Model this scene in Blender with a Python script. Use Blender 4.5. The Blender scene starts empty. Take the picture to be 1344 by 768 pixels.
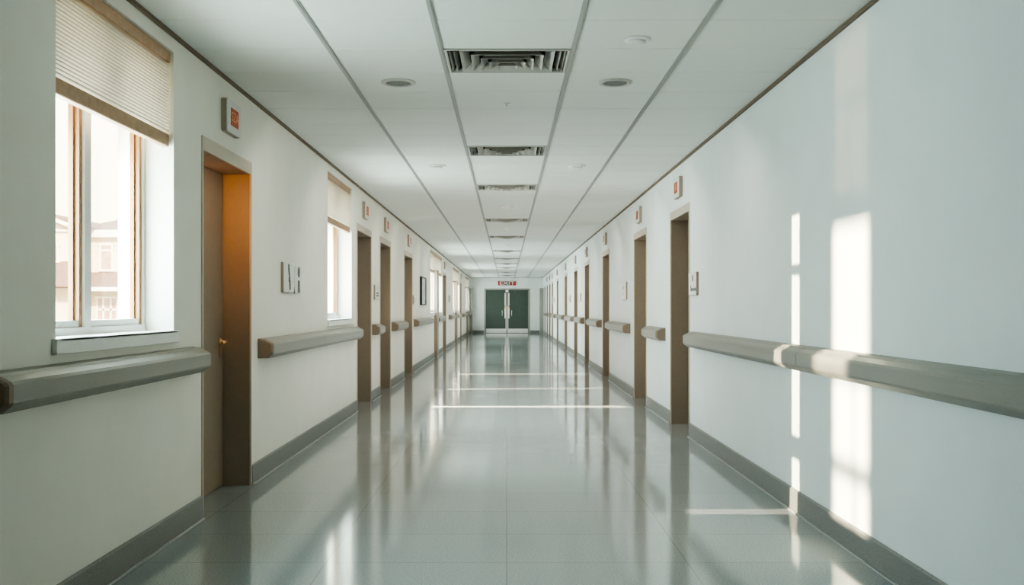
import bpy, math, random
from mathutils import Vector
random.seed(7)
S = bpy.context.scene
COL = S.collection
F = 1300.0                      # focal length in pixels of the 1344 x 768 frame
WL, WR = 1.785, 1.75            # wall distances left / right of the camera axis
EYE = 1.235
H = 2.70
Y0, Y1 = -3.0, 48.0
TH = 0.30                       # wall thickness
def dl(x): return F * WL / (665.0 - x)      # depth of a point on the left wall
def dr(x): return F * WR / (x - 665.0)

# ------------------------------------------------------------------ materials
def new_mat(name):
    m = bpy.data.materials.new(name); m.use_nodes = True
    nt = m.node_tree
    return m, nt, nt.nodes['Principled BSDF']
def noise_mat(name, col, rough=0.5, scale=40.0, amt=0.06, bump=0.0, bscale=None, metal=0.0, spec=0.5, detail=4.0):
    m, nt, b = new_mat(name)
    tc = nt.nodes.new('ShaderNodeTexCoord')
    n = nt.nodes.new('ShaderNodeTexNoise'); n.inputs['Scale'].default_value = scale; n.inputs['Detail'].default_value = detail
    nt.links.new(tc.outputs['Object'], n.inputs['Vector'])
    r = nt.nodes.new('ShaderNodeValToRGB')
    r.color_ramp.elements[0].position = 0.3; r.color_ramp.elements[1].position = 0.7
    r.color_ramp.elements[0].color = [max(0, c * (1 - amt)) for c in col] + [1]
    r.color_ramp.elements[1].color = [min(1, c * (1 + amt)) for c in col] + [1]
    nt.links.new(n.outputs['Fac'], r.inputs['Fac']); nt.links.new(r.outputs['Color'], b.inputs['Base Color'])
    b.inputs['Roughness'].default_value = rough; b.inputs['Metallic'].default_value = metal
    b.inputs['Specular IOR Level'].default_value = spec
    if bump:
        n2 = nt.nodes.new('ShaderNodeTexNoise'); n2.inputs['Scale'].default_value = bscale or scale
        nt.links.new(tc.outputs['Object'], n2.inputs['Vector'])
        bp = nt.nodes.new('ShaderNodeBump'); bp.inputs['Strength'].default_value = bump; bp.inputs['Distance'].default_value = 0.002
        nt.links.new(n2.outputs['Fac'], bp.inputs['Height']); nt.links.new(bp.outputs['Normal'], b.inputs['Normal'])
    return m
M = {}
M['wall'] = noise_mat('painted wall', (0.78, 0.80, 0.77), 0.55, 3.0, 0.02, 0.25, 220, spec=0.3)
M['wall_warm_light'] = noise_mat('wall tinted by warm light', (0.81, 0.79, 0.72), 0.55, 3.0, 0.02, 0.25, 220, spec=0.3)  # left wall: warm light tinted into the paint colour
M['wall_cool_light'] = noise_mat('wall tinted by cool light', (0.755, 0.80, 0.80), 0.55, 3.0, 0.02, 0.25, 220, spec=0.3)  # right wall: cool window light tinted into the paint colour
M['ceiling'] = noise_mat('ceiling tile', (0.72, 0.74, 0.71), 0.85, 260.0, 0.08, 0.3, 300, spec=0.2)
M['void'] = noise_mat('dark plenum', (0.10, 0.10, 0.10), 0.9)
M['tbar'] = noise_mat('ceiling bar', (0.34, 0.345, 0.33), 0.5, 30, 0.03)
M['angle'] = noise_mat('wall angle', (0.20, 0.15, 0.11), 0.6, 30, 0.05)
M['door'] = noise_mat('door taupe', (0.27, 0.215, 0.165), 0.5, 30, 0.04)
M['frame'] = noise_mat('door frame', (0.31, 0.258, 0.205), 0.45, 30, 0.03)
M['casing'] = noise_mat('door casing', (0.55, 0.49, 0.41), 0.5, 30, 0.03)
M['rail'] = noise_mat('handrail vinyl', (0.29, 0.28, 0.25), 0.42, 160, 0.04, 0.15, 300)
M['railcap'] = noise_mat('handrail end', (0.26, 0.205, 0.155), 0.45, 160, 0.04)
M['base'] = noise_mat('baseboard vinyl', (0.235, 0.235, 0.225), 0.5, 210, 0.28, 0.2, 250)
M['caulk'] = noise_mat('sealant', (0.42, 0.42, 0.41), 0.4, 60, 0.03)
M['white'] = noise_mat('white paint', (0.80, 0.80, 0.77), 0.4, 30, 0.02)
M['plastic'] = noise_mat('sign plastic', (0.70, 0.70, 0.67), 0.4, 60, 0.03)
M['plastic_side'] = noise_mat('sign side', (0.37, 0.31, 0.255), 0.5, 60, 0.03)
M['bronze'] = noise_mat('window bronze', (0.36, 0.20, 0.10), 0.35, 30, 0.06, metal=0.15)
M['wood'] = noise_mat('blind rail', (0.44, 0.29, 0.19), 0.5, 25, 0.10)
M['metal'] = noise_mat('brushed steel', (0.62, 0.62, 0.59), 0.3, 60, 0.06, metal=0.9)
M['pull'] = noise_mat('pale pull', (0.72, 0.70, 0.64), 0.35, 60, 0.05, metal=0.3)
M['brass'] = noise_mat('brass lever', (0.66, 0.42, 0.22), 0.28, 60, 0.05, metal=0.9)
M['green'] = noise_mat('green door', (0.063, 0.090, 0.072), 0.4, 18, 0.10)
M['steel'] = noise_mat('door frame grey', (0.30, 0.30, 0.27), 0.45, 60, 0.05, metal=0.3)
M['kick'] = noise_mat('kick plate', (0.55, 0.56, 0.53), 0.35, 60, 0.05, metal=0.5)
M['orange'] = noise_mat('sign display', (0.50, 0.075, 0.015), 0.4, 60, 0.30)
M['glyph'] = noise_mat('sign glyph', (0.90, 0.42, 0.20), 0.4, 60, 0.1)
M['red'] = noise_mat('exit red', (0.50, 0.05, 0.03), 0.4, 60, 0.10)
M['ink'] = noise_mat('dark ink', (0.045, 0.05, 0.045), 0.5, 60, 0.1)
M['inkgrey'] = noise_mat('grey ink', (0.16, 0.17, 0.16), 0.5, 60, 0.1)
M['dark'] = noise_mat('dark metal', (0.035, 0.036, 0.034), 0.4, 60, 0.1)
M['grille'] = noise_mat('grille', (0.055, 0.055, 0.05), 0.5, 60, 0.1)
M['vent'] = noise_mat('vent metal', (0.47, 0.46, 0.43), 0.4, 60, 0.03, metal=0.1)
M['ventdark'] = noise_mat('vent dark', (0.03, 0.027, 0.024), 0.8, 60, 0.03)
M['hwall'] = noise_mat('house siding cream', (0.80, 0.70, 0.55), 0.7, 4, 0.05)
M['hroof'] = noise_mat('house shingle', (0.26, 0.165, 0.125), 0.8, 8, 0.25, 0.4, 20)
M['htrim'] = noise_mat('house trim', (0.86, 0.84, 0.80), 0.6, 8, 0.03)
M['hpane'] = noise_mat('house pane', (0.52, 0.36, 0.27), 0.25, 1.5, 0.25)
M['ground'] = noise_mat('outdoor ground', (0.34, 0.31, 0.25), 0.9, 0.5, 0.2)
M['print'] = noise_mat('framed print', (0.55, 0.57, 0.55), 0.3, 9.0, 0.55, detail=6)

def floor_mat():
    m, nt, b = new_mat('polished floor')
    tc = nt.nodes.new('ShaderNodeTexCoord')
    br = nt.nodes.new('ShaderNodeTexBrick')
    br.inputs['Color1'].default_value = (1, 1, 1, 1); br.inputs['Color2'].default_value = (0.955, 0.955, 0.955, 1)
    br.inputs['Mortar'].default_value = (0.80, 0.80, 0.80, 1)
    br.inputs['Scale'].default_value = 1.0; br.inputs['Mortar Size'].default_value = 0.004
    br.inputs['Brick Width'].default_value = 0.875; br.inputs['Row Height'].default_value = 0.60
    br.offset = 0.0
    nt.links.new(tc.outputs['Object'], br.inputs['Vector'])
    n = nt.nodes.new('ShaderNodeTexNoise'); n.inputs['Scale'].default_value = 130; n.inputs['Detail'].default_value = 3
    nt.links.new(tc.outputs['Object'], n.inputs['Vector'])
    r = nt.nodes.new('ShaderNodeValToRGB')
    r.color_ramp.elements[0].position = 0.35; r.color_ramp.elements[1].position = 0.65
    r.color_ramp.elements[0].color = (0.27, 0.297, 0.30, 1); r.color_ramp.elements[1].color = (0.39, 0.42, 0.425, 1)
    nt.links.new(n.outputs['Fac'], r.inputs['Fac'])
    mx = nt.nodes.new('ShaderNodeMixRGB'); mx.blend_type = 'MULTIPLY'; mx.inputs['Fac'].default_value = 1
    nt.links.new(r.outputs['Color'], mx.inputs['Color1']); nt.links.new(br.outputs['Color'], mx.inputs['Color2'])
    nt.links.new(mx.outputs['Color'], b.inputs['Base Color'])
    n2 = nt.nodes.new('ShaderNodeTexNoise'); n2.inputs['Scale'].default_value = 1.1; n2.inputs['Detail'].default_value = 2
    nt.links.new(tc.outputs['Object'], n2.inputs['Vector'])
    mr = nt.nodes.new('ShaderNodeMapRange'); mr.inputs['To Min'].default_value = 0.06; mr.inputs['To Max'].default_value = 0.12
    nt.links.new(n2.outputs['Fac'], mr.inputs['Value']); nt.links.new(mr.outputs['Result'], b.inputs['Roughness'])
    b.inputs['Specular IOR Level'].default_value = 0.9
    bp = nt.nodes.new('ShaderNodeBump'); bp.inputs['Strength'].default_value = 0.03; bp.inputs['Distance'].default_value = 0.01
    nt.links.new(n2.outputs['Fac'], bp.inputs['Height']); nt.links.new(bp.outputs['Normal'], b.inputs['Normal'])
    return m
M['floor'] = floor_mat()

def glass_mat():
    m = bpy.data.materials.new('window glass'); m.use_nodes = True
    nt = m.node_tree; nt.nodes.clear()
    out = nt.nodes.new('ShaderNodeOutputMaterial'); mix = nt.nodes.new('ShaderNodeMixShader')
    tr = nt.nodes.new('ShaderNodeBsdfTransparent'); gl = nt.nodes.new('ShaderNodeBsdfGlossy')
    tr.inputs['Color'].default_value = (0.97, 0.97, 0.95, 1); gl.inputs['Roughness'].default_value = 0.02
    mix.inputs['Fac'].default_value = 0.06
    nt.links.new(tr.outputs[0], mix.inputs[1]); nt.links.new(gl.outputs[0], mix.inputs[2])
    nt.links.new(mix.outputs[0], out.inputs['Surface'])
    return m
M['glass'] = glass_mat()

def shade_mat():
    m = bpy.data.materials.new('pleated fabric'); m.use_nodes = True
    nt = m.node_tree; nt.nodes.clear()
    out = nt.nodes.new('ShaderNodeOutputMaterial'); mix = nt.nodes.new('ShaderNodeMixShader')
    d = nt.nodes.new('ShaderNodeBsdfDiffuse'); t = nt.nodes.new('ShaderNodeBsdfTranslucent')
    n = nt.nodes.new('ShaderNodeTexNoise'); n.inputs['Scale'].default_value = 60
    r = nt.nodes.new('ShaderNodeValToRGB')
    r.color_ramp.elements[0].color = (0.93, 0.92, 0.89, 1); r.color_ramp.elements[1].color = (0.97, 0.96, 0.94, 1)
    nt.links.new(n.outputs['Fac'], r.inputs['Fac'])
    nt.links.new(r.outputs['Color'], d.inputs['Color'])
    nt.links.new(r.outputs['Color'], t.inputs['Color'])
    mix.inputs['Fac'].default_value = 0.85
    nt.links.new(d.outputs[0], mix.inputs[1]); nt.links.new(t.outputs[0], mix.inputs[2]); nt.links.new(mix.outputs[0], out.inputs['Surface'])
    return m
M['shade'] = shade_mat()
M['seam'] = noise_mat('pleat seam', (0.74, 0.71, 0.65), 0.8, 60, 0.05)

# ------------------------------------------------------------------ mesh helpers
class MB:
    def __init__(s): s.v = []; s.f = []; s.smooth = []
    def poly(s, pts, smooth=False):
        b = len(s.v); s.v += [tuple(p) for p in pts]; s.f.append(list(range(b, b + len(pts)))); s.smooth.append(smooth)
    def box(s, x0, x1, y0, y1, z0, z1):
        x0, x1 = min(x0, x1), max(x0, x1); y0, y1 = min(y0, y1), max(y0, y1); z0, z1 = min(z0, z1), max(z0, z1)
        b = len(s.v)
        s.v += [(x0, y0, z0), (x1, y0, z0), (x1, y1, z0), (x0, y1, z0), (x0, y0, z1), (x1, y0, z1), (x1, y1, z1), (x0, y1, z1)]
        for q in ((0, 3, 2, 1), (4, 5, 6, 7), (0, 1, 5, 4), (1, 2, 6, 5), (2, 3, 7, 6), (3, 0, 4, 7)):
            s.f.append([b + i for i in q]); s.smooth.append(False)
        return s
    def loft(s, rings, cap=True, smooth=False, closed=True):
        b = len(s.v); n = len(rings[0])
        for r in rings: s.v += [tuple(p) for p in r]
        for i in range(len(rings) - 1):
            for j in range(n if closed else n - 1):
                k = (j + 1) % n
                s.f.append([b + i * n + j, b + i * n + k, b + (i + 1) * n + k, b + (i + 1) * n + j]); s.smooth.append(smooth)
        if cap:
            s.f.append([b + j for j in range(n)][::-1]); s.f.append([b + (len(rings) - 1) * n + j for j in range(n)]); s.smooth += [False, False]
        return s
    def disc(s, c, axis, prof, n=28, smooth=True):
        # lathe: prof = [(radius, offset along axis)]
        ax = Vector(axis).normalized(); u = ax.orthogonal().normalized(); w = ax.cross(u)
        rings = []
        for r, o in prof:
            rings.append([Vector(c) + ax * o + (u * math.cos(2 * math.pi * i / n) + w * math.sin(2 * math.pi * i / n)) * r for i in range(n)])
        return s.loft(rings, True, smooth)
    def tube(s, pts, r, n=8):
        pts = [Vector(p) for p in pts]; rings = []
        for i, p in enumerate(pts):
            d = (pts[min(i + 1, len(pts) - 1)] - pts[max(i - 1, 0)]).normalized()
            a = Vector((0, 0, 1)) if abs(d.z) < 0.9 else Vector((1, 0, 0))
            u = d.cross(a).normalized(); w = d.cross(u)
            rings.append([p + (u * math.cos(2 * math.pi * k / n) + w * math.sin(2 * math.pi * k / n)) * r for k in range(n)])
        return s.loft(rings, True, True)
    def build(s, name, mat, parent=None, bevel=0.0, loc=None):
        me = bpy.data.meshes.new(name)
        L = Vector(loc) if loc else Vector((0, 0, 0))
        if parent is not None and loc is None: L = Vector(parent['origin'])
        me.from_pydata([tuple(Vector(v) - L) for v in s.v], [], s.f)
        for p, sm in zip(me.polygons, s.smooth): p.use_smooth = sm
        me.materials.append(M[mat]); me.update()
        import bmesh
        bm = bmesh.new(); bm.from_mesh(me); bmesh.ops.recalc_face_normals(bm, faces=bm.faces); bm.to_mesh(me); bm.free()
        o = bpy.data.objects.new(name, me); COL.objects.link(o)
        if parent is not None:
            o.parent = parent; o['origin'] = tuple(L)
            if loc is not None: o.location = L - Vector(parent['origin'])
        else:
            o.location = L; o['origin'] = tuple(L)
        if bevel:
            m = o.modifiers.new('bevel', 'BEVEL'); m.width = bevel; m.segments = 2; m.limit_method = 'ANGLE'
        return o
def empty(name, loc, label=None, cat=None, group=None, kind=None):
    o = bpy.data.objects.new(name, None); COL.objects.link(o); o.location = loc; o['origin'] = tuple(loc)
    o.empty_display_size = 0.1
    tag(o, label, cat, group, kind); return o
def tag(o, label=None, cat=None, group=None, kind=None):
    if label: o['label'] = label
    if cat: o['category'] = cat
    if group: o['group'] = group
    if kind: o['kind'] = kind
    return o
def bx(x0, x1, y0, y1, z0, z1): return MB().box(x0, x1, y0, y1, z0, z1)

class Side:
    """A corridor side: u runs into the wall, y along the corridor."""
    def __init__(s, sign, w): s.s = sign; s.w = w
    def x(s, u): return s.s * (s.w + u)
    def box(s, mb, u0, u1, y0, y1, z0, z1): mb.box(s.x(u0), s.x(u1), y0, y1, z0, z1); return mb
    def p(s, u, y, z): return (s.x(u), y, z)
LS, RS = Side(-1, WL), Side(1, WR)

def text_mb(body, size, where):
    """lettering as a mesh; where(a, b, c): a along the text, b up, c outward -> world point"""
    cu = bpy.data.curves.new('lettering', 'FONT'); cu.body = body; cu.size = size; cu.extrude = 0.0008
    cu.align_x = 'CENTER'; cu.align_y = 'CENTER'; cu.resolution_u = 3
    o = bpy.data.objects.new('lettering', cu); COL.objects.link(o)
    bpy.context.view_layer.update()
    me = bpy.data.meshes.new_from_object(o.evaluated_get(bpy.context.evaluated_depsgraph_get()))
    mb = MB()
    mb.v = [where(v.co.x, v.co.y, v.co.z) for v in me.vertices]
    mb.f = [list(p.vertices) for p in me.polygons]; mb.smooth = [False] * len(mb.f)
    bpy.data.objects.remove(o); bpy.data.curves.remove(cu); bpy.data.meshes.remove(me)
    return mb

# ------------------------------------------------------------------ openings
DZ, HEAD = 2.245, 2.16          # outer top of casing, clear height
# (near y, far y) outer edges of the door casings
LD = [(dl(264), dl(329)), (dl(468), dl(487)), (dl(498.3), dl(512.3)), (dl(530.3), dl(541)), (dl(581), dl(585.3)), (dl(603.8), dl(605.6))]
RD = [(dr(905.5), dr(880.5)), (dr(849), dr(832.5)), (dr(800), dr(791.3)), (dr(773.6), dr(767.8)), (dr(758.2), dr(753.8)),
      (dr(744.6), dr(741.4)), (dr(733), dr(730.9)), (dr(726.2), dr(724.5)), (dr(722.6), dr(721)), (dr(719), dr(717.7)), (dr(715.9), dr(714.6))]
SILL, WTOP = 1.10, 2.605
LW = [(3.92, dl(228)), (dl(430), dl(461.5)), (dl(564.6), dl(580.4)), (dl(594.6), dl(602.8)), (dl(610.8), dl(615.6))]

def wall(name, side, doors, wins, label):
    mb = MB()
    ops = sorted([(a, b, 0.0, DZ - 0.01) for a, b in doors] + [(a, b, SILL, WTOP) for a, b in wins])
    y = Y0
    for a, b, z0, z1 in ops:
        side.box(mb, 0, TH, y, a, 0, H)
        if z0 > 0: side.box(mb, 0, TH, a, b, 0, z0)
        side.box(mb, 0, TH, a, b, z1, H)
        y = b
    side.box(mb, 0, TH, y, Y1, 0, H)
    return tag(mb.build(name, 'wall_warm_light' if side.s < 0 else 'wall_cool_light'), label, 'wall', None, 'structure')
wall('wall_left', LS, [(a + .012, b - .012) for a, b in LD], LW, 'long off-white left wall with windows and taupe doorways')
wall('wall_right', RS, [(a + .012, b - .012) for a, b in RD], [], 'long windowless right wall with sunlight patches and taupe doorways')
# end wall with the double door opening
EX0, EX1, EZ = -1.085, 1.115, 2.165
mb = MB()
mb.box(-WL - TH, EX0, Y1, Y1 + TH, 0, H); mb.box(EX1, WR + TH, Y1, Y1 + TH, 0, H); mb.box(EX0, EX1, Y1, Y1 + TH, EZ, H)
tag(mb.build('wall_end', 'wall'), 'white end wall around the green double doors', 'wall', None, 'structure')
tag(bx(-WL - TH, WR + TH, Y0 - TH, Y0, 0, H).build('wall_back', 'door'), 'plain wall behind the viewpoint', 'wall', None, 'structure')
fl = MB(); fl.box(-WL - TH, WR + TH, Y0 - TH, Y1 + TH, -0.2, 0)
tag(fl.build('floor', 'floor'), 'polished grey speckled corridor floor', 'floor', None, 'structure')

# ------------------------------------------------------------------ ceiling: tiles, bars, wall angle
XB = [-WL, -1.004, -0.372, 0.379, 1.012, WR]
PITCH = 0.56; YR0 = 5.60 - PITCH * 16
rows = int((Y1 - YR0) / PITCH) + 1
VENT_Y = [5.60, 9.24, 11.95, 16.25, 20.25, 25.2, 29.1, 32.5, 36.0, 40.2, 44.2]
VROW = sorted(set(round((v - YR0) / PITCH) for v in VENT_Y))
VENT_Y = [YR0 + PITCH * r for r in VROW]
mb = MB(); G = 0.0035
for c in range(5):
    for r in range(rows):
        if c == 2 and r in VROW: continue
        a, b = YR0 + r * PITCH, min(YR0 + (r + 1) * PITCH, Y1)
        if b - a < 0.02: continue
        x0, x1 = XB[c] + (0.001 if c else 0), XB[c + 1] - 0.001
        e = 0.003   # small tegular chamfer
        lo = [(x0 + G + e, a + G + e, H), (x1 - G - e, a + G + e, H), (x1 - G - e, b - G - e, H), (x0 + G + e, b - G - e, H)]
        hi = [(x0 + G, a + G, H + e), (x1 - G, a + G, H + e), (x1 - G, b - G, H + e), (x0 + G, b - G, H + e)]
        tp = [(p[0], p[1], H + 0.02) for p in hi]
        mb.loft([lo, hi, tp])
tag(mb.build('ceiling', 'ceiling'), 'suspended ceiling of pale rectangular tiles', 'ceiling', None, 'structure')
mb = MB()
for x0, x1 in ((-WL - TH, -0.372), (0.379, WR + TH)): mb.box(x0, x1, Y0 - TH, Y1 + TH, H + 0.021, H + 0.14)
last = Y0 - TH
for v in VENT_Y:
    mb.box(-0.372, 0.379, last, v, H + 0.021, H + 0.14); last = v + PITCH
mb.box(-0.372, 0.379, last, Y1 + TH, H + 0.021, H + 0.14)
mb.box(-0.6, 0.6, Y0 - TH, Y1 + TH, H + 0.14, H + 0.2)
tag(mb.build('ceiling_backing', 'void'), 'dark void above the ceiling tiles', 'ceiling', None, 'structure')
for i, xb in enumerate(XB[1:5]):
    mb = MB()
    mb.box(xb - 0.014, xb + 0.014, Y0, Y1, H - 0.005, H + 0.018); mb.box(xb - 0.006, xb + 0.006, Y0, Y1, H - 0.008, H)
    tag(mb.build('trim_%d' % (i + 1), 'tbar'), ['outer left long grey ceiling bar', 'long grey ceiling bar along left edge of the vents',
        'long grey ceiling bar along right edge of the vents', 'outer right long grey ceiling bar'][i], 'ceiling trim', None, 'structure')
tag(bx(-WL, -WL + 0.016, Y0, Y1, H - 0.022, H - 0.0005).build('trim_5', 'angle'), 'thin brown angle where left wall meets ceiling', 'ceiling trim', None, 'structure')
tag(bx(WR - 0.016, WR, Y0, Y1, H - 0.022, H - 0.0005).build('trim_6', 'angle'), 'thin brown angle where right wall meets ceiling', 'ceiling trim', None, 'structure')
tag(bx(-WL + .016, WR - .016, Y1 - 0.016, Y1, H - 0.03, H - 0.0005).build('trim_7', 'casing'), 'thin angle where end wall meets ceiling', 'ceiling trim', None, 'structure')

# ------------------------------------------------------------------ baseboards
def baseboard(name, side, doors, label):
    mb = MB(); ck = MB(); y = Y0
    for a, b in sorted(doors) + [(Y1, Y1)]:
        prof = lambda yy: [side.p(0, yy, 0), side.p(-0.014, yy, 0), side.p(-0.012, yy, 0.128), side.p(-0.006, yy, 0.137), side.p(0, yy, 0.137)]
        if a - y > 0.02:
            mb.loft([prof(y + .001), prof(a - .001)])
            side.box(ck, -0.024, -0.014, y + .001, a - .001, 0, 0.008)
        y = b
    o = tag(mb.build(name, 'base'), label, 'baseboard', None, 'structure')
    ck.build('sealant_strip', 'caulk', o, loc=(0, 0, 0))
baseboard('baseboard_left', LS, LD, 'grey vinyl baseboard along left wall')
baseboard('baseboard_right', RS, RD, 'grey vinyl baseboard along right wall')
mb = MB(); mb.box(-WL + .03, EX0 - 0.02, Y1 - 0.014, Y1, 0, 0.137); mb.box(EX1 + 0.02, WR - .03, Y1 - 0.014, Y1, 0, 0.137)
tag(mb.build('baseboard_end', 'base'), 'dark grey baseboard on the end wall', 'baseboard', None, 'structure')

# ------------------------------------------------------------------ side doors
ordn = ['nearest', 'second', 'third', 'fourth', 'fifth', 'sixth', 'seventh', 'eighth', 'ninth', 'tenth', 'eleventh']
dn = 0
UL = 0.185                       # how deep the leaf sits
def side_door(side, a, b, label, slit=None, handle=True):
    global dn; dn += 1
    root = empty('door_%d' % dn, side.p(0, (a + b) / 2, 0), label, 'door', None, 'structure')
    c = 0.022; j = 0.024
    m = MB()   # casing on the wall face
    side.box(m, -0.009, 0.004, a, a + c, 0, DZ); side.box(m, -0.009, 0.004, b - c, b, 0, DZ)
    side.box(m, -0.009, 0.004, a + c, b - c, HEAD + .001, DZ)
    m.build('casing', 'casing', root, bevel=0.003)
    m = MB()   # jamb lining, deep reveal, stop
    side.box(m, 0.004, TH - 0.02, a + 0.013, a + j, 0, DZ - 0.012); side.box(m, 0.004, TH - 0.02, b - j, b - 0.013, 0, DZ - 0.012)
    side.box(m, 0.004, TH - 0.02, a + j, b - j, HEAD, DZ - 0.012)
    side.box(m, UL + 0.046, TH - 0.02, b - j - 0.04, b - j, 0, HEAD); side.box(m, UL + 0.046, TH - 0.02, a + j, a + j + 0.03, 0, HEAD)
    side.box(m, UL + 0.046, TH - 0.02, a + j, b - j, HEAD - 0.03, HEAD); side.box(m, UL + 0.046, TH - 0.02, a + j, b - j, -0.02, 0.012)
    m.build('jamb', 'frame', root)
    ya, yb = a + j + 0.003, b - j - 0.012
    m = MB(); lf = lambda y0, y1, z0, z1: side.box(m, UL, UL + 0.045, y0, y1, z0, z1)
    if slit:
        s0, s1, z0, z1 = slit
        lf(ya, s0, 0.006, HEAD - .004); lf(s1, yb, 0.006, HEAD - .004); lf(s0, s1, 0.006, z0); lf(s0, s1, z1, HEAD - .004)
        if label.startswith('nearest'):
            lf(s0, s1, 1.80, 1.835); lf(s0, s1, 1.19, 1.26)
    else:
        lf(ya, yb, 0.006, HEAD - .004)
    leaf = m.build('door_leaf', 'door', root)
    if slit:
        g = MB(); side.box(g, UL + 0.02, UL + 0.025, s0, s1, z0, z1); g.build('light_slot_pane', 'glass', leaf)  # unseen glazed slot, added to let the light streaks through
    if handle:
        far = label.startswith('nearest taupe doorway on left'); hy = yb - 0.07 if far else ya + 0.07; k = 1 if far else -1; g = MB()
        g.disc(side.p(UL, hy, 1.0), (-side.s, 0, 0), [(0.027, 0), (0.027, 0.008), (0.012, 0.010), (0.012, 0.05), (0.0, 0.05)], 16)
        g.tube([side.p(UL - 0.045, hy + .005 * k, 1.0), side.p(UL - 0.052, hy - 0.03 * k, 1.003), side.p(UL - 0.05, hy - 0.12 * k, 0.995)], 0.011)
        side.box(g, UL - 0.004, UL, hy - 0.018, hy + 0.018, 0.90, 0.98)
        g.build('lever_handle', 'brass', leaf)
    return root
for i, (a, b) in enumerate(LD):
    w = [None] * 6
    sl = {0: (5.935, 6.02, .9, 2.0), 1: (12.31, 12.41, .88, 1.66), 2: (14.86, 14.98, .9, 1.66), 3: (18.26, 18.44, .9, 1.66)}.get(i)
    side_door(LS, a, b, ['nearest taupe doorway on left wall, with brass lever', 'left wall taupe doorway just past the second window',
        'left wall taupe doorway, second past the second window', 'left wall taupe doorway just before the framed print',
        'left wall narrow taupe doorway just past the third window', 'left wall slim far doorway between the fourth and fifth windows'][i], sl)
for i, (a, b) in enumerate(RD):
    side_door(RS, a, b, '%s taupe doorway on the right wall%s' % (ordn[i], [', beside long handrail', '', '', '', '', '', '', '', '', '', ', by the end wall'][i]))

# narrow brown pilasters that stand against the walls far down the corridor
tn = 8
def pilaster(side, y, w, proj, label, mat='frame'):
    global tn
    m = MB(); side.box(m, -proj, -0.0005, y - w / 2, y + w / 2, 0, 2.165)
    tag(m.build('trim_%d' % tn, mat, bevel=0.004), label, 'pilaster', None, 'structure'); tn += 1
pilaster(LS, 24.6, 0.5, 0.085, 'brown post against left wall in front of the third window')
pilaster(LS, 34.2, 0.4, 0.085, 'brown post against left wall at the fourth window')
pilaster(LS, 44.1, 0.5, 0.085, 'brown post against left wall at the fifth window')
pilaster(LS, 47.6, 0.5, 0.14, 'brown post in the left corner by the end wall', 'steel')
pilaster(RS, 47.2, 0.9, 0.17, 'brown post in the right corner by the end wall', 'steel')

# ------------------------------------------------------------------ windows
wn = 0
def window(a, b, label, two=True):
    global wn; wn += 1
    root = empty('window_%d' % wn, LS.p(0, (a + b) / 2, SILL), label, 'window', None, 'structure')
    U = 0.155                    # inner face of the window
    m = MB()
    z0, z1 = SILL + 0.001, WTOP - .001
    ya, yb = a + .001, b - .001
    ym = ya + (yb - ya) * 0.47
    LS.box(m, U, U + .07, ya, ya + .035, z0, z1); LS.box(m, U, U + .07, yb - .035, yb, z0, z1)
    LS.box(m, U, U + .07, ya, yb, z1 - .04, z1); LS.box(m, U - .004, U + .07, ya, yb, z0, z0 + .045)
    if two: LS.box(m, U - .006, U + .07, ym - .035, ym + .035, z0 + .045, z1 - .04)
    m.build('window_frame', 'white', root)
    spans = [(ya + .036, ym - .036), (ym + .036, yb - .036)] if two else [(ya + .036, yb - .036)]
    for s0, s1 in spans:
        g = MB(); q = 0.03
        za, zb = z0 + .046, z1 - .041
        for (u0, u1, t) in ((U + .006, U + .028, q), (U + .028, U + .05, q * 1.5)):
            LS.box(g, u0, u1, s0, s0 + t, za, zb); LS.box(g, u0, u1, s1 - t, s1, za, zb)
            LS.box(g, u0, u1, s0 + t, s1 - t, zb - t, zb)
        sash = g.build('sash', 'bronze', root)
        g = MB(); LS.box(g, U + .008, U + .05, s0 + q, s1 - q, za, za + .03)
        g.build('bottom_rail', 'white', sash)
        g = MB(); LS.box(g, U + .036, U + .041, s0 + q * 1.5, s1 - q * 1.5, za + .03, zb - q * 1.5)
        g.build('pane', 'glass', sash)
    g = MB(); LS.box(g, -0.022, U, a + .001, b - .001, SILL + .0005, SILL + .012); LS.box(g, -0.022, 0.0, a - .035, b + .02, SILL - .05, SILL + .012)
    g.build('window_sill', 'white', root, bevel=0.003)
    return root
wl = ['large nearest window on left wall, house seen outside', 'second window on left wall, before the row of doorways', 'third window on left wall, past the framed print',
      'fourth small distant window on left wall', 'fifth window on left wall, closest to the end wall']
for i, (a, b) in enumerate(LW): window(a, b, wl[i])
def blind(a, b, label, drop=2.095, n=22):
    root = empty('window_blind', LS.p(0.05, (a + b) / 2, WTOP), label, 'blind', 'pleated blinds in the left windows')
    a += .012; b -= .012
    m = MB(); LS.box(m, 0.015, 0.075, a, b, WTOP - .062, WTOP - .002); m.build('head_rail', 'wood', root, bevel=.004)
    m = MB(); LS.box(m, 0.020, 0.062, a, b, drop, drop + .068); m.build('bottom_rail', 'wood', root, bevel=.006)
    m = MB(); z0, z1 = drop + .068, WTOP - .062; pts = []
    for k in range(2 * n + 1):
        pts.append((0.068 if k % 2 else 0.022, z1 + (z0 - z1) * k / (2 * n)))
    m.loft([[LS.p(u, a + .006, z) for u, z in pts], [LS.p(u, b - .006, z) for u, z in pts]], cap=False, closed=False)
    sh = m.build('pleated_shade', 'shade', root)
    m = MB()
    for u, z in pts[2:-1:2]: LS.box(m, u - .0035, u + .001, a + .006, b - .006, z - .0022, z + .0022)
    m.build('pleat_seam', 'seam', sh)
bl = ['half-lowered cream pleated blind in the large nearest window', 'half-lowered cream blind in the second left window', 'half-lowered blind in the third left window past the framed print',
      'blind in the fourth left window', 'blind in the last left window near the end wall']
for i, (a, b) in enumerate(LW): blind(a, b, bl[i])

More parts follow.
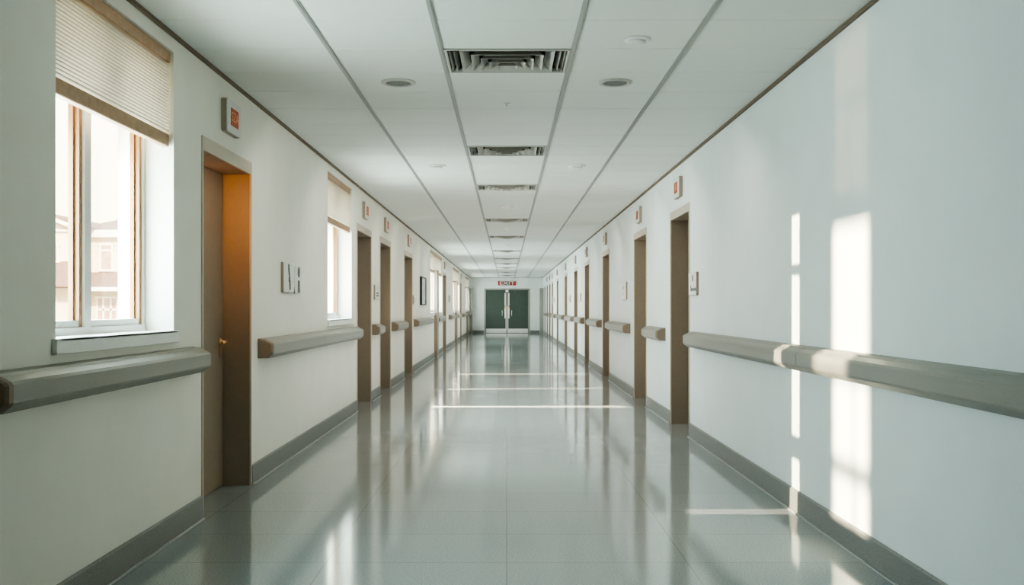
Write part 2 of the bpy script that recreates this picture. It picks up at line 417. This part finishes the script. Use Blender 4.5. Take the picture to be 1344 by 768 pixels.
# slotted panel added out of view beyond the first window to shape the sun patches
m = MB()
SX = -4.5
def slot_panel(y0, y1, z0, z1, holes):
    # solid panel with rectangular slots, built row by row
    zs = sorted({z0, z1} | {h[2] for h in holes} | {h[3] for h in holes})
    for a, b in zip(zs[:-1], zs[1:]):
        y = y0
        for h in sorted(h for h in holes if h[2] <= a and h[3] >= b):
            m.box(SX - .01, SX + .01, y, h[0], a, b); y = h[1]
        m.box(SX - .01, SX + .01, y, y1, a, b)
pz = lambda z: 2.72 - .3125 * (2.72 - z)      # from a height on the far wall to the panel
slot_panel(4.15, 5.45, 0.5, 2.75, [(4.821, 4.874, pz(0.0), pz(.36)), (4.883, 4.977, pz(0.0), pz(.36)), (4.821, 4.879, pz(.44), pz(.86)), (4.886, 4.977, pz(.44), pz(.86)),
    (4.821, 4.977, pz(.90), pz(1.66)), (4.73, 4.89, .86, 1.16), (4.91, 5.05, .86, 1.16), (4.73, 5.05, 1.19, 1.42)])
m.box(SX - .04, SX + .04, 4.35, 4.43, -3.5, 0.5); m.box(SX - .04, SX + .04, 5.37, 5.45, -3.5, 0.5)
tag(m.build('trim_%d' % tn, 'white'), 'white slotted panel added outside the nearest window to shape the light', 'sun screen', None, 'structure'); tn += 1

# ------------------------------------------------------------------ handrails
def handrail(side, y0, y1, label, caps=True, joints=()):
    root = empty('handrail', side.p(0, (y0 + y1) / 2, 0.87), label, 'handrail', 'wall handrails')
    prof = [(0.0, .872), (-.070, .872), (-.105, .900), (-.110, .910), (-.110, .972), (-.100, .984), (-.066, 1.000), (-.055, 1.010), (0.0, 1.014)]
    def ring(y, k=1.0):
        return [side.p(u * k if u < 0 else -0.0005, y, .942 + (z - .942) * (k if u < 0 else 1)) for u, z in prof]
    cl = 0.03
    ys = [y0 + cl] + list(joints) + [y1 - cl]
    for q in range(len(ys) - 1):
        m = MB(); m.loft([ring(ys[q] + (.003 if q else 0)), ring(ys[q + 1] - (.003 if q < len(ys) - 2 else 0))])
        m.build('rail', 'rail', root)
    m = MB(); m.loft([ring(y0, .86), ring(y0 + .012, .95), ring(y0 + cl, .995)]); m.build('end_cap', 'railcap', root)
    m = MB(); m.loft([ring(y1, .86), ring(y1 - .012, .95), ring(y1 - cl, .995)]); m.build('end_cap', 'railcap', root)
    for y in joints:
        m = MB(); m.loft([ring(y - .003, .97), ring(y + .003, .97)]); m.build('joint', 'railcap', root)
LR = [(3.335, 5.64, (), 'long greige handrail below the nearest left window'),
      (7.1, 11.62, (9.15,), 'jointed greige handrail below the second left window'),
      (13.12, 13.72, (), 'short greige handrail between the second and third left doorways'),
      (15.35, 17.0, (), 'greige handrail between the third and fourth left doorways'),
      (19.0, 22.9, (), 'greige handrail below the framed print'),
      (24.95, 27.5, (), 'greige handrail below the third left window'),
      (30.4, 33.0, (), 'greige left handrail before the fourth window'),
      (34.5, 37.4, (), 'greige left handrail under the fourth window'),
      (39.3, 43.0, (), 'greige left handrail just past the sixth doorway'),
      (44.4, 47.2, (), 'greige left handrail nearest the end wall')]
for a, b, j, lab in LR: handrail(LS, a, b, lab, joints=j)
RR = [(0.4, 9.25, (5.62,), 'very long greige handrail with sunlit patches on right wall'),
      (10.9, 12.1, (), 'short greige handrail between nearest and second right doorways'),
      (14.0, 16.6, (), 'greige handrail between second and third right doorways'),
      (18.2, 20.6, (), 'greige handrail between third and fourth right doorways'),
      (22.3, 24.3, (), 'greige handrail between fourth and fifth right doorways'),
      (25.8, 28.4, (), 'greige handrail between fifth and sixth right doorways'),
      (29.9, 33.3, (), 'greige handrail between sixth and seventh right doorways'),
      (34.8, 37.0, (), 'greige handrail between seventh and eighth right doorways'),
      (38.4, 39.5, (), 'greige handrail between eighth and ninth right doorways'),
      (40.8, 42.1, (), 'greige handrail between ninth and tenth right doorways'),
      (43.2, 44.7, (), 'greige handrail between tenth and eleventh right doorways')]
for a, b, j, lab in RR: handrail(RS, a, b, lab, joints=j)

# ------------------------------------------------------------------ room signs above the doors
def sign(side, yc, glyph, label, w=.32, h=.205, zc=2.447, orange=True):
    t = 0.042
    root = empty('room_sign', side.p(0, yc, zc), label, 'sign', 'room signs above the doorways')
    def rr(u, k):   # rounded rectangle ring
        r = .018 * k; pts = []
        for cx, cz, a0 in ((w / 2 * k - r, h / 2 * k - r, 0), (-w / 2 * k + r, h / 2 * k - r, 90), (-w / 2 * k + r, -h / 2 * k + r, 180), (w / 2 * k - r, -h / 2 * k + r, 270)):
            for q in range(4):
                an = math.radians(a0 + q * 30); pts.append(side.p(u, yc + cx + r * math.cos(an), zc + cz + r * math.sin(an)))
        return pts
    m = MB(); m.loft([rr(-0.0005, 1), rr(-t * .85, 1)]); m.build('housing', 'plastic_side', root)
    m = MB(); m.loft([rr(-t * .85, 1), rr(-t, .97)]); m.build('face_plate', 'plastic', root)
    d = -side.s   # reading direction along y
    f = MB(); side.box(f, -t - .002, -t + .001, yc - w * .27, yc + w * .27, zc - h * .27, zc + h * .27)
    dp = f.build('display', 'orange', root)
    k = text_mb(glyph, h * .5 if len(glyph) < 3 else h * .42, lambda p, q, r: side.p(-t - .0025 - r, yc + p * (1 if side.s < 0 else -1), zc + q))
    k.build('lettering', 'glyph', dp)
mid = lambda p: (p[0] + p[1]) / 2
for i, g, lab in ((0, 'SZA', 'large white sign with orange panel above nearest left doorway'), (1, '2', 'white sign with orange panel above the second left doorway'),
                  (2, 'b', 'white sign with orange panel above the third left doorway'), (3, 'U', 'white sign above the left doorway before the framed print'),
                  (4, '1', 'small white sign above the left doorway past the third window'), (5, '1', 'tiny white sign above the far slim left doorway')):
    sign(LS, mid(LD[i]), g, lab)
for i, g in zip(range(10), ('8', 'E', 'U', 'S', 'U', 'I', 'Y', 'I', '1', '1')):
    sign(RS, mid(RD[i]), g, 'white sign with orange panel above the %s right doorway' % ordn[i])

# ------------------------------------------------------------------ wall plates
def plate(side, y0, y1, z0, z1, marks, label, t=.028, octo=False, mat='plastic'):
    yc, zc, w, h = (y0 + y1) / 2, (z0 + z1) / 2, y1 - y0, z1 - z0
    root = empty('wall_plate', side.p(0, yc, zc), label, 'wall plate', 'small sign plates on the walls')
    k = .3 if octo else .03
    def rg(u, s):
        a, b = w / 2 * s, h / 2 * s
        return [side.p(u, yc + p, zc + q) for p, q in ((-a + k * w * .6, -b), (a - k * w, -b), (a, -b + k * w * 1.6), (a, b - .004), (a - .004, b), (-a + .004, b), (-a, b - .004), (-a, -b + k * w * .9))]
    m = MB(); m.loft([rg(-.0005, 1), rg(-t * .8, 1)]); m.build('backing', 'plastic_side', root)
    m = MB(); m.loft([rg(-t * .8, 1), rg(-t, .96)]); m.build('face_plate', mat, root)
    g = MB()
    for kind, p, q, s in marks:
        wy, wz = yc + p * w / 2 * -side.s, zc + q * h / 2
        if kind == 'disc': g.disc(side.p(-t, wy, wz), (-side.s, 0, 0), [(s * w, 0), (s * w, .002)], 14, False)
        elif kind == 'bar': side.box(g, -t - .002, -t + .001, wy - s * w * .3, wy + s * w * .3, wz - s * h * .06, wz + s * h * .06)
        elif kind == 'body':
            a = s * w
            g.loft([[side.p(u, wy - a * .6, wz + a), side.p(u, wy + a * .6, wz + a), side.p(u, wy + a, wz - a), side.p(u, wy - a, wz - a)] for u in (-t, -t - .002)])
        else:
            tm = text_mb(kind, s * h, lambda c, d, r: side.p(-t - .0025 - r, wy + c * (-side.s), wz + d))
            n0 = len(g.v); g.v += tm.v; g.f += [[n0 + i for i in f] for f in tm.f]; g.smooth += tm.smooth
    g.build('lettering', 'inkgrey', root)
plate(LS, dl(368.5), dl(381.8), 1.358, 1.598, [('R', -.1, .55, .46), ('&', 0, 0, .46), ('8', .1, -.55, .46)], 'white plate with dark vertical symbols, left of the pair by nearest left doorway')
plate(LS, dl(382.2), dl(391), 1.355, 1.585, [('disc', .25, .55, .17), ('body', .25, -.5, .2)], 'white plate with figure symbol and cut corners, right of the pair', octo=True)
plate(LS, dl(490.3), dl(495), 1.345, 1.54, [('2', .1, .45, .4), ('bar', 0, -.1, 1), ('bar', 0, -.45, 1)], 'narrow white plate between the second and third left doorways')
plate(LS, dl(541.2), dl(543), 1.30, 1.47, [('bar', 0, .3, 1), ('bar', 0, -.3, 1)], 'small grey plate left of the framed print')
plate(LS, dl(588.6), dl(590.6), 1.40, 1.62, [('bar', 0, .3, 1), ('bar', 0, -.3, 1)], 'small plate far down the left wall before the fourth window')
plate(RS, dr(917), dr(907.5), 1.35, 1.565, [('&', .2, .45, .4), ('B', -.25, -.4, .36), ('bar', .4, -.5, 1)], 'white plate with dark symbols beside the nearest right doorway')
plate(RS, dr(823.5), dr(817.5), 1.36, 1.61, [('H', 0, .35, .4), ('4', 0, -.4, .4)], 'white plate with dark symbols between second and third right doorways')
plate(RS, dr(762.8), dr(759.6), 1.39, 1.58, [('8', 0, 0, .7)], 'white plate marked like an eight between fourth and fifth right doorways')
plate(RS, dr(749), dr(747.3), 1.38, 1.58, [('bar', 0, .3, 1.2), ('bar', 0, -.3, 1.2)], 'narrow grey plate between fifth and sixth right doorways')
plate(RS, dr(728), dr(726.6), 1.4, 1.63, [('bar', 0, .3, 1.2), ('bar', 0, -.3, 1.2)], 'tiny plate far along the right wall before the eighth doorway')

# framed print
y0, y1, z0, z1 = dl(551), dl(557), 1.29, 1.88
root = empty('framed_print', LS.p(0, (y0 + y1) / 2, z0), 'tall dark-framed print on the left wall above a handrail', 'picture')
m = MB(); q = .07
LS.box(m, -.045, -.0005, y0, y0 + q, z0, z1); LS.box(m, -.045, -.0005, y1 - q, y1, z0, z1)
LS.box(m, -.045, -.0005, y0 + q, y1 - q, z0, z0 + .025); LS.box(m, -.045, -.0005, y0 + q, y1 - q, z1 - .025, z1)
m.build('frame', 'dark', root)
m = MB(); LS.box(m, -.03, -.0005, y0 + q, y1 - q, z0 + .025, z1 - .025); m.build('print', 'print', root)

# ------------------------------------------------------------------ ceiling fittings
def vent(y, label):
    x0, x1, ya, yb = XB[2] + .016, XB[3] - .016, y + .006, y + PITCH - .006
    cx, cy, hw, hd = (x0 + x1) / 2, (ya + yb) / 2, (x1 - x0) / 2, (yb - ya) / 2
    root = empty('ceiling_vent', (cx, cy, H), label, 'vent', 'square louvred ceiling vents')
    def ring(kx, ky, z): return [(cx - hw * kx, cy - hd * ky, z), (cx + hw * kx, cy - hd * ky, z), (cx + hw * kx, cy + hd * ky, z), (cx - hw * kx, cy + hd * ky, z)]
    m = MB(); m.loft([ring(1, 1, H + .02), ring(1, 1, H - .006), ring(.975, .97, H - .009), ring(.955, .93, H - .006), ring(.95, .92, H + .02)], cap=False)
    m.build('frame', 'vent', root)
    m = MB(); m.loft([ring(1, 1, H + .03), ring(1, 1, H + .115)], cap=False); m.poly(ring(1, 1, H + .115)); m.build('plenum', 'ventdark', root)
    t = .003
    for k, (ox, oy, ix, iy) in enumerate(((.76, .90, .62, .72), (.585, .70, .46, .52), (.43, .51, .32, .35), (.29, .34, .19, .19), (.16, .17, .07, .05))):
        zo, zi = H - .006 - .009 * k, H + .036 - .009 * k
        m = MB(); m.loft([ring(ox, oy, zo), ring(ix, iy, zi), ring(ix, iy, zi + t), ring(ox, oy, zo + t)], cap=False)
        n = 4; b = 0
        m.f += [[j, (j + 1) % 4, 12 + (j + 1) % 4, 12 + j] for j in range(4)]; m.smooth += [False] * 4
        m.build('louver', 'vent', root)
    for s in (-1, 1):
        for xo, xi in ((.80, .86), (.885, .935)):
            m = MB(); a, b = cx + s * hw * xo, cx + s * hw * xi
            pr = lambda yy: [(a, yy, H + .035), (b, yy, H - .003), (b, yy, H + .004), (a, yy, H + .042)]
            m.loft([pr(cy - hd * .90), pr(cy + hd * .90)]); m.build('slat', 'vent', root)
    m = bx(cx - hw * .05, cx + hw * .05, cy - hd * .04, cy + hd * .04, H - .035, H - .01); m.build('core', 'vent', root)
vl = ['largest nearest louvred vent in the ceiling', 'second louvred ceiling vent from the viewer', 'third louvred ceiling vent from the viewer', 'fourth louvred ceiling vent from the viewer',
      'fifth louvred ceiling vent from the viewer', 'sixth louvred ceiling vent, halfway down the hall', 'seventh louvred ceiling vent', 'eighth louvred ceiling vent', 'ninth louvred ceiling vent, far down the hall',
      'tenth louvred ceiling vent, second before the end wall', 'last louvred ceiling vent before the end wall']
for y, lab in zip(VENT_Y, vl): vent(y, lab)
def speaker(x, y, label):
    root = empty('ceiling_speaker', (x, y, H), label, 'speaker', 'round ceiling grilles')
    MB().disc((x, y, H), (0, 0, -1), [(.078, -.001), (.112, -.001), (.112, .005), (.098, .012), (.082, .010), (.078, .002)], 36).build('rim', 'vent', root)
    MB().disc((x, y, H), (0, 0, -1), [(.079, 0), (.079, .003), (.05, .007)], 28).build('cone', 'grille', root)
    m = MB(); n = 5
    for i in range(-n, n + 1):
        p = i * .0145; q = math.sqrt(max(0, .078 ** 2 - p * p))
        if q > .01:
            m.box(x + p - .001, x + p + .001, y - q, y + q, H - .0095, H - .007)
            m.box(x - q, x + q, y + p - .001, y + p + .001, H - .0095, H - .007)
    m.build('grille', 'tbar', root)
speaker(-.703, 6.43, 'round dark grille in left half of the ceiling'); speaker(.703, 6.43, 'round dark grille in right half of the ceiling')
def detector(x, y, r, label, g='flat round ceiling discs'):
    root = empty('smoke_detector', (x, y, H), label, 'smoke detector', g)
    MB().disc((x, y, H), (0, 0, -1), [(r, 0), (r, .008), (r * .93, .012), (r * .7, .013)], 30).build('base', 'white', root)
    MB().disc((x, y, H), (0, 0, -1), [(r * .66, .013), (r * .62, .024), (r * .4, .030), (0.001, .031)], 30).build('cover', 'plastic', root)
detector(.712, 5.395, .07, 'white round smoke detector on ceiling, right of nearest vent')
detector(-.714, 10.2, .09, 'flat white ceiling disc left of the second vent')
detector(.72, 10.2, .09, 'flat white ceiling disc right of the second vent')
detector(0.0, 14.3, .10, 'white ceiling disc between the third and fourth vents')
detector(0.01, 18.3, .08, 'white ceiling disc between the fourth and fifth vents')
detector(0.03, 23.0, .10, 'white ceiling disc between the fifth and sixth vents')
root = empty('ceiling_sprinkler', (0, 7.1, H), 'tiny sprinkler head on ceiling just past the nearest vent', 'sprinkler')
MB().disc((0.0, 7.1, H), (0, 0, -1), [(.026, 0), (.026, .004), (.012, .006), (.012, .012)], 16).build('rosette', 'metal', root)
MB().disc((0.0, 7.1, H), (0, 0, -1), [(.005, .012), (.005, .022), (.018, .022), (.018, .024)], 16).build('deflector', 'metal', root)

# ------------------------------------------------------------------ double doors, exit sign
dn += 1
root = empty('door_%d' % dn, ((EX0 + EX1) / 2, Y1, 0), 'dark green double doors with steel frame at the corridor end', 'door', None, 'structure')
m = MB(); ft = .075
m.box(EX0, EX0 + ft, Y1 - .03, Y1 + .12, 0, EZ); m.box(EX1 - ft, EX1, Y1 - .03, Y1 + .12, 0, EZ); m.box(EX0 + ft, EX1 - ft, Y1 - .03, Y1 + .12, EZ - .07, EZ)
m.build('frame', 'steel', root, bevel=.006)
cxd = .015
for s in (-1, 1):
    a, b = (EX0 + ft + .004, cxd - .035) if s < 0 else (cxd + .035, EX1 - ft - .004)
    lf = bx(a, b, Y1 + .02, Y1 + .065, .008, EZ - .074).build('door_leaf', 'green', root)
    bx(a + .005, b - .005, Y1 + .012, Y1 + .021, .012, .22).build('kick_plate', 'kick', lf)
    e = cxd + s * .09
    m = MB(); m.loft([[(e - .028, Y1 - .025, z), (e + .028, Y1 - .025, z), (e + .028, Y1 + .021, z), (e - .028, Y1 + .021, z)] for z in (1.33, 1.95)])
    m.loft([[(e - w, Y1 - .02, z), (e + w, Y1 - .02, z), (e + w, Y1 + .021, z), (e - w, Y1 + .021, z)] for w, z in ((.03, .72), (.036, 1.16), (.016, 1.30))])
    m.build('push_bar', 'pull', lf, bevel=.004)
    hx = cxd + s * .235
    m = MB(); m.tube([(hx, Y1 + .02, .84), (hx - s * .004, Y1 - .035, .855), (hx - s * .01, Y1 - .045, .95), (hx - s * .004, Y1 - .035, 1.085), (hx, Y1 + .02, 1.10)], .02)
    m.build('pull_handle', 'pull', lf)
    m = bx(cxd + s * .05 - .012, cxd + s * .05 + .012, Y1 + .01, Y1 + .021, .03, 1.33); m.build('edge_strip', 'metal', lf)
    m = bx(cxd + s * .075 - .05, cxd + s * .075 + .05, Y1 - .03, Y1 + .021, 1.20, 1.26); m.build('latch_case', 'brass', lf, bevel=.004)
m = bx(cxd - .034, cxd + .034, Y1 - .005, Y1 + .09, .004, EZ - .071); m.build('mullion', 'steel', root)
m = bx(cxd - .07, cxd + .07, Y1 - .035, Y1 - .004, 2.0, 2.09); m.build('closer_box', 'metal', root, bevel=.005)
m = bx(EX0 + ft, EX1 - ft, Y1 + .10, Y1 + .12, 0, EZ - .07); m.build('back_panel', 'dark', root)
# exit sign
ez, ew, eh = 2.42, .86, .20
root = empty('exit_sign', (.015, Y1, ez), 'red exit sign above the green double doors', 'sign')
bx(.015 - ew / 2, .015 + ew / 2, Y1 - .06, Y1 - .0005, ez - eh / 2, ez + eh / 2).build('housing', 'red', root, bevel=.006)
bx(.015 - .21, .015 + .16, Y1 - .063, Y1 - .058, ez - eh * .42, ez + eh * .42).build('centre_panel', 'inkgrey', root)
text_mb('EXIT', .235, lambda a, b, c: (.015 + a * 1.55, Y1 - .064 - c, ez + b)).build('lettering', 'plastic', root)

# ------------------------------------------------------------------ the house outside
HY = 60.0
hx = lambda x: (x - 665) * HY / F
hz = lambda y: EYE + (404 - y) * HY / F
root = empty('house', (hx(140), HY, -3.5), 'pale two-storey house with shingle roofs outside the nearest window', 'house')
X0, X1, XG = hx(102), hx(330), hx(40)
zE, zR = hz(303), hz(275)
m = MB(); m.box(X0, X1, HY, HY + 9, -3.5, zE)
for k in range(26):          # siding courses
    z = -3.3 + k * .36
    if z < zE - .1: m.box(X0, X1, HY - .03, HY, z, z + .33)
m.build('wall', 'hwall', root)
e = .5
m = MB()
B = [(X0 - e, HY - e, zE), (X1 + e, HY - e, zE), (X1 + e, HY + 9 + e, zE), (X0 - e, HY + 9 + e, zE)]
R0, R1 = (hx(152), HY + 4.5, zR + .1), (hx(280), HY + 4.5, zR + .1)
m.poly([B[0], B[1], R1, R0]); m.poly([B[2], B[3], R0, R1]); m.poly([B[3], B[0], R0]); m.poly([B[1], B[2], R1]); m.poly(B[::-1])
m.build('roof', 'hroof', root)
m = MB(); m.box(X0 - e, X1 + e, HY - e - .05, HY - e + .12, zE - .42, zE + .02); m.build('fascia', 'htrim', root)
m = MB(); zt, zb = hz(357), hz(378)
m.poly([(X0 - .2, HY, zt), (X1, HY, zt), (X1, HY - 1.6, zb), (X0 - .2, HY - 1.6, zb)]); m.poly([(X0 - .2, HY - 1.6, zb), (X1, HY - 1.6, zb), (X1, HY, zb - .05), (X0 - .2, HY, zb - .05)])
m.poly([(X1, HY, zt), (X1, HY - 1.6, zb), (X1, HY, zb)])
m.build('pent_roof', 'hroof', root)
m = MB(); m.box(X0 - .2, X1, HY - 1.65, HY - 1.55, zb - .22, zb + .02); m.build('gutter', 'htrim', root)
def hwin(xa, xb, ya, yb, cols, transom, yy):
    a, b, z1, z0 = hx(xa), hx(xb), hz(ya), hz(yb); t = .11
    m = MB(); f = yy
    m.box(a, a + t, f - .12, f, z0, z1); m.box(b - t, b, f - .12, f, z0, z1); m.box(a - .08, b + .08, f - .14, f, z1 - t, z1); m.box(a - .08, b + .08, f - .16, f, z0 - .04, z0 + t * .7)
    for c in range(1, cols): xx = a + (b - a) * c / cols; m.box(xx - t / 2, xx + t / 2, f - .11, f, z0, z1)
    if transom: zz = z1 - (z1 - z0) * transom; m.box(a, b, f - .11, f, zz - t / 2, zz + t / 2)
    w = m.build('window', 'htrim', root)
    m = MB(); m.box(a + t * .5, b - t * .5, f - .06, f - .035, z0 + .02, z1 - .02); m.build('pane', 'hpane', w)
for k in range(4):
    dx = k * 48
    hwin(131.5 + dx, 149.5 + dx, 320, 355.5, 2 if k else 1, .25, HY - .02)
    hwin(127 + dx, 156 + dx, 389, 424, 3, .5, HY - .02)
# left gable wing, a step closer
GY = HY - 1.8
gx = lambda x: (x - 665) * GY / F
gz = lambda y: EYE + (404 - y) * GY / F
m = MB(); a, b = gx(44), gx(101)
m.box(a, b, GY, GY + 9, -3.5, gz(299))
ap = ((a + b) / 2, gz(288))
m.loft([[(a, GY, gz(299)), (b, GY, gz(299)), (ap[0], GY, ap[1])], [(a, GY + 9, gz(299)), (b, GY + 9, gz(299)), (ap[0], GY + 9, ap[1])]])
m.build('gable_wing', 'hwall', root)
m = MB()
for s, xe in ((-1, a - .5), (1, b + .5)):
    ze = gz(300.5); zz = ap[1] + .12
    m.loft([[(ap[0], yy, zz), (xe, yy, ze), (xe, yy, ze + .16), (ap[0], yy, zz + .18)] for yy in (GY - .5, GY + 9)])
m.build('gable_roof', 'hroof', root)
m = MB()
for s, xe in ((-1, a - .5), (1, b + .5)):
    m.loft([[(ap[0], yy, ap[1] - .1), (xe, yy, gz(301.5) - .18), (xe, yy, gz(300.5)), (ap[0], yy, ap[1] + .13)] for yy in (GY - .56, GY - .48)])
m.box(a, b, GY - .2, GY, gz(304), gz(301.5))
m.build('bargeboard', 'htrim', root)
m = MB(); m.poly([(a - .3, GY, gz(343)), (b + .3, GY, gz(343)), (b + .3, GY - 1.6, gz(377)), (a - .3, GY - 1.6, gz(377))])
m.poly([(a - .3, GY - 1.6, gz(377)), (b + .3, GY - 1.6, gz(377)), (b + .3, GY, gz(378)), (a - .3, GY, gz(378))]); m.poly([(b + .3, GY, gz(343)), (b + .3, GY - 1.6, gz(377)), (b + .3, GY, gz(378))])
m.build('lower_roof', 'hroof', root)
hx_, hz_ = hx, hz
hx, hz = gx, gz
hwin(68, 78, 321, 344, 1, 0, GY); hwin(46, 56, 321, 344, 1, 0, GY); hwin(58, 75, 391, 426, 2, 0, GY)
m = bx(-90, -6, 20, 120, -3.8, -3.5)
tag(m.build('ground', 'ground'), 'pale ground below the house outside', 'ground', None, 'structure')

# ------------------------------------------------------------------ sky
w = bpy.data.worlds.new('sky'); S.world = w; w.use_nodes = True
nt = w.node_tree; nt.nodes.clear()
out = nt.nodes.new('ShaderNodeOutputWorld'); bg = nt.nodes.new('ShaderNodeBackground')
tc = nt.nodes.new('ShaderNodeTexCoord'); sp = nt.nodes.new('ShaderNodeSeparateXYZ'); rp = nt.nodes.new('ShaderNodeValToRGB')
nt.links.new(tc.outputs['Generated'], sp.inputs[0]); nt.links.new(sp.outputs['Z'], rp.inputs['Fac'])
cr = rp.color_ramp; cr.elements[0].position = 0.0; cr.elements[0].color = (1.0, 0.83, 0.50, 1)
cr.elements[1].position = 0.9; cr.elements[1].color = (0.60, 0.78, 0.95, 1)
k = cr.elements.new(0.25); k.color = (0.95, 0.90, 0.82, 1)
nt.links.new(rp.outputs['Color'], bg.inputs['Color']); bg.inputs['Strength'].default_value = 5.0
nt.links.new(bg.outputs[0], out.inputs['Surface'])

# ------------------------------------------------------------------ lights
def lamp(name, kind, loc, energy, col, aim=None, **kw):
    l = bpy.data.lights.new(name, kind); l.energy = energy; l.color = col
    for a, b in kw.items(): setattr(l, a, b)
    o = bpy.data.objects.new(name, l); COL.objects.link(o); o.location = loc
    if aim is not None: o.rotation_euler = (Vector(aim) - Vector(loc)).to_track_quat('-Z', 'Y').to_euler()
    return o
WARM, COOL = (1.0, 0.86, 0.62), (0.86, 1.0, 0.99)
# spots standing in for low sun at the first window and the added door slots
lamp('sun_window', 'SPOT', (-7.34, 4.83, 2.72), 26000, WARM, (-1.9, 4.95, 1.58), spot_size=math.radians(16), spot_blend=0.0, shadow_soft_size=0.03)
lamp('reflection_stand_in', 'SPOT', (-17.9, 4.57, -1.2), 4200, (1, .66, .34), (-1.9, 4.95, 1.6), spot_size=math.radians(3.9), spot_blend=0.2, shadow_soft_size=0.11)  # added low lamp outside, stands in for sun reflected off the floor
lamp('sun_door', 'SPOT', (-1.98 - 4.6, 5.95, 2.25), 15000, WARM, (-1.98, 5.98, 1.46), spot_size=math.radians(15), spot_blend=0.0, shadow_soft_size=0.02)
for yy, e in ((12.36, 20000), (14.76, 8000), (18.25, 8000)):
    lamp('sun_door', 'SPOT', (-4.0, yy, 2.6), e, WARM, (-1.98, yy, 1.28), spot_size=math.radians(25), spot_blend=0.0, shadow_soft_size=0.02)
# daylight at the windows
for i, (a, b) in enumerate(LW):
    o = lamp('window_daylight', 'AREA', (-WL - .33, (a + b) / 2, 1.60), (72, 66, 120, 120, 100)[i], (.66, .91, 1.0), (5, (a + b) / 2, 1.75), shape='RECTANGLE', size=(b - a) * .9, size_y=.9)
# unseen fill lamps added along the hall, facing up and down
o = lamp('hall_fill_up', 'AREA', (0, 28, 0.06), 140, (.95, 1, .97), (0, 28, 5), shape='RECTANGLE', size=2.6, size_y=39)
for k in range(17):          # added fill strips under the ceiling, leaning forward
    yy = 7.0 + k * 2.1
    lamp('hall_fill_strip', 'AREA', (0, yy, 2.5), 13, (1, .95, .85), (0, yy + .42, 1.5), shape='RECTANGLE', size=2.8, size_y=.7)
# sun on the house front
lamp('sun', 'SUN', (0, 0, 20), 9.0, (1, .9, .72), (-3.5, 9, 15), angle=0.02)
# unseen orange lamp added in the first doorway recess, imitating lens glow
lamp('door_glow_fill', 'SPOT', (-1.88, 5.96, 2.0), 22, (1, .40, .09), (-1.96, 6.9, 1.75), spot_size=math.radians(95), spot_blend=1.0, shadow_soft_size=0.04)

# ------------------------------------------------------------------ camera
c = bpy.data.cameras.new('camera'); cam = bpy.data.objects.new('camera', c); COL.objects.link(cam)
cam.location = (0, 0, EYE); cam.rotation_euler = (math.pi / 2, 0, 0)
c.sensor_fit = 'HORIZONTAL'; c.sensor_width = 36; c.lens = F / 1344 * 36
c.shift_x = 7 / 1344; c.shift_y = 20 / 1344; c.clip_end = 400; c.clip_start = .05
S.camera = cam
S.view_settings.view_transform = 'AgX'
S.view_settings.look = 'AgX - High Contrast'
S.view_settings.exposure = 0.0
S.cycles.use_denoising = True
S.cycles.max_bounces = 10; S.cycles.diffuse_bounces = 6
for o in S.objects:
    if 'origin' in o: del o['origin']
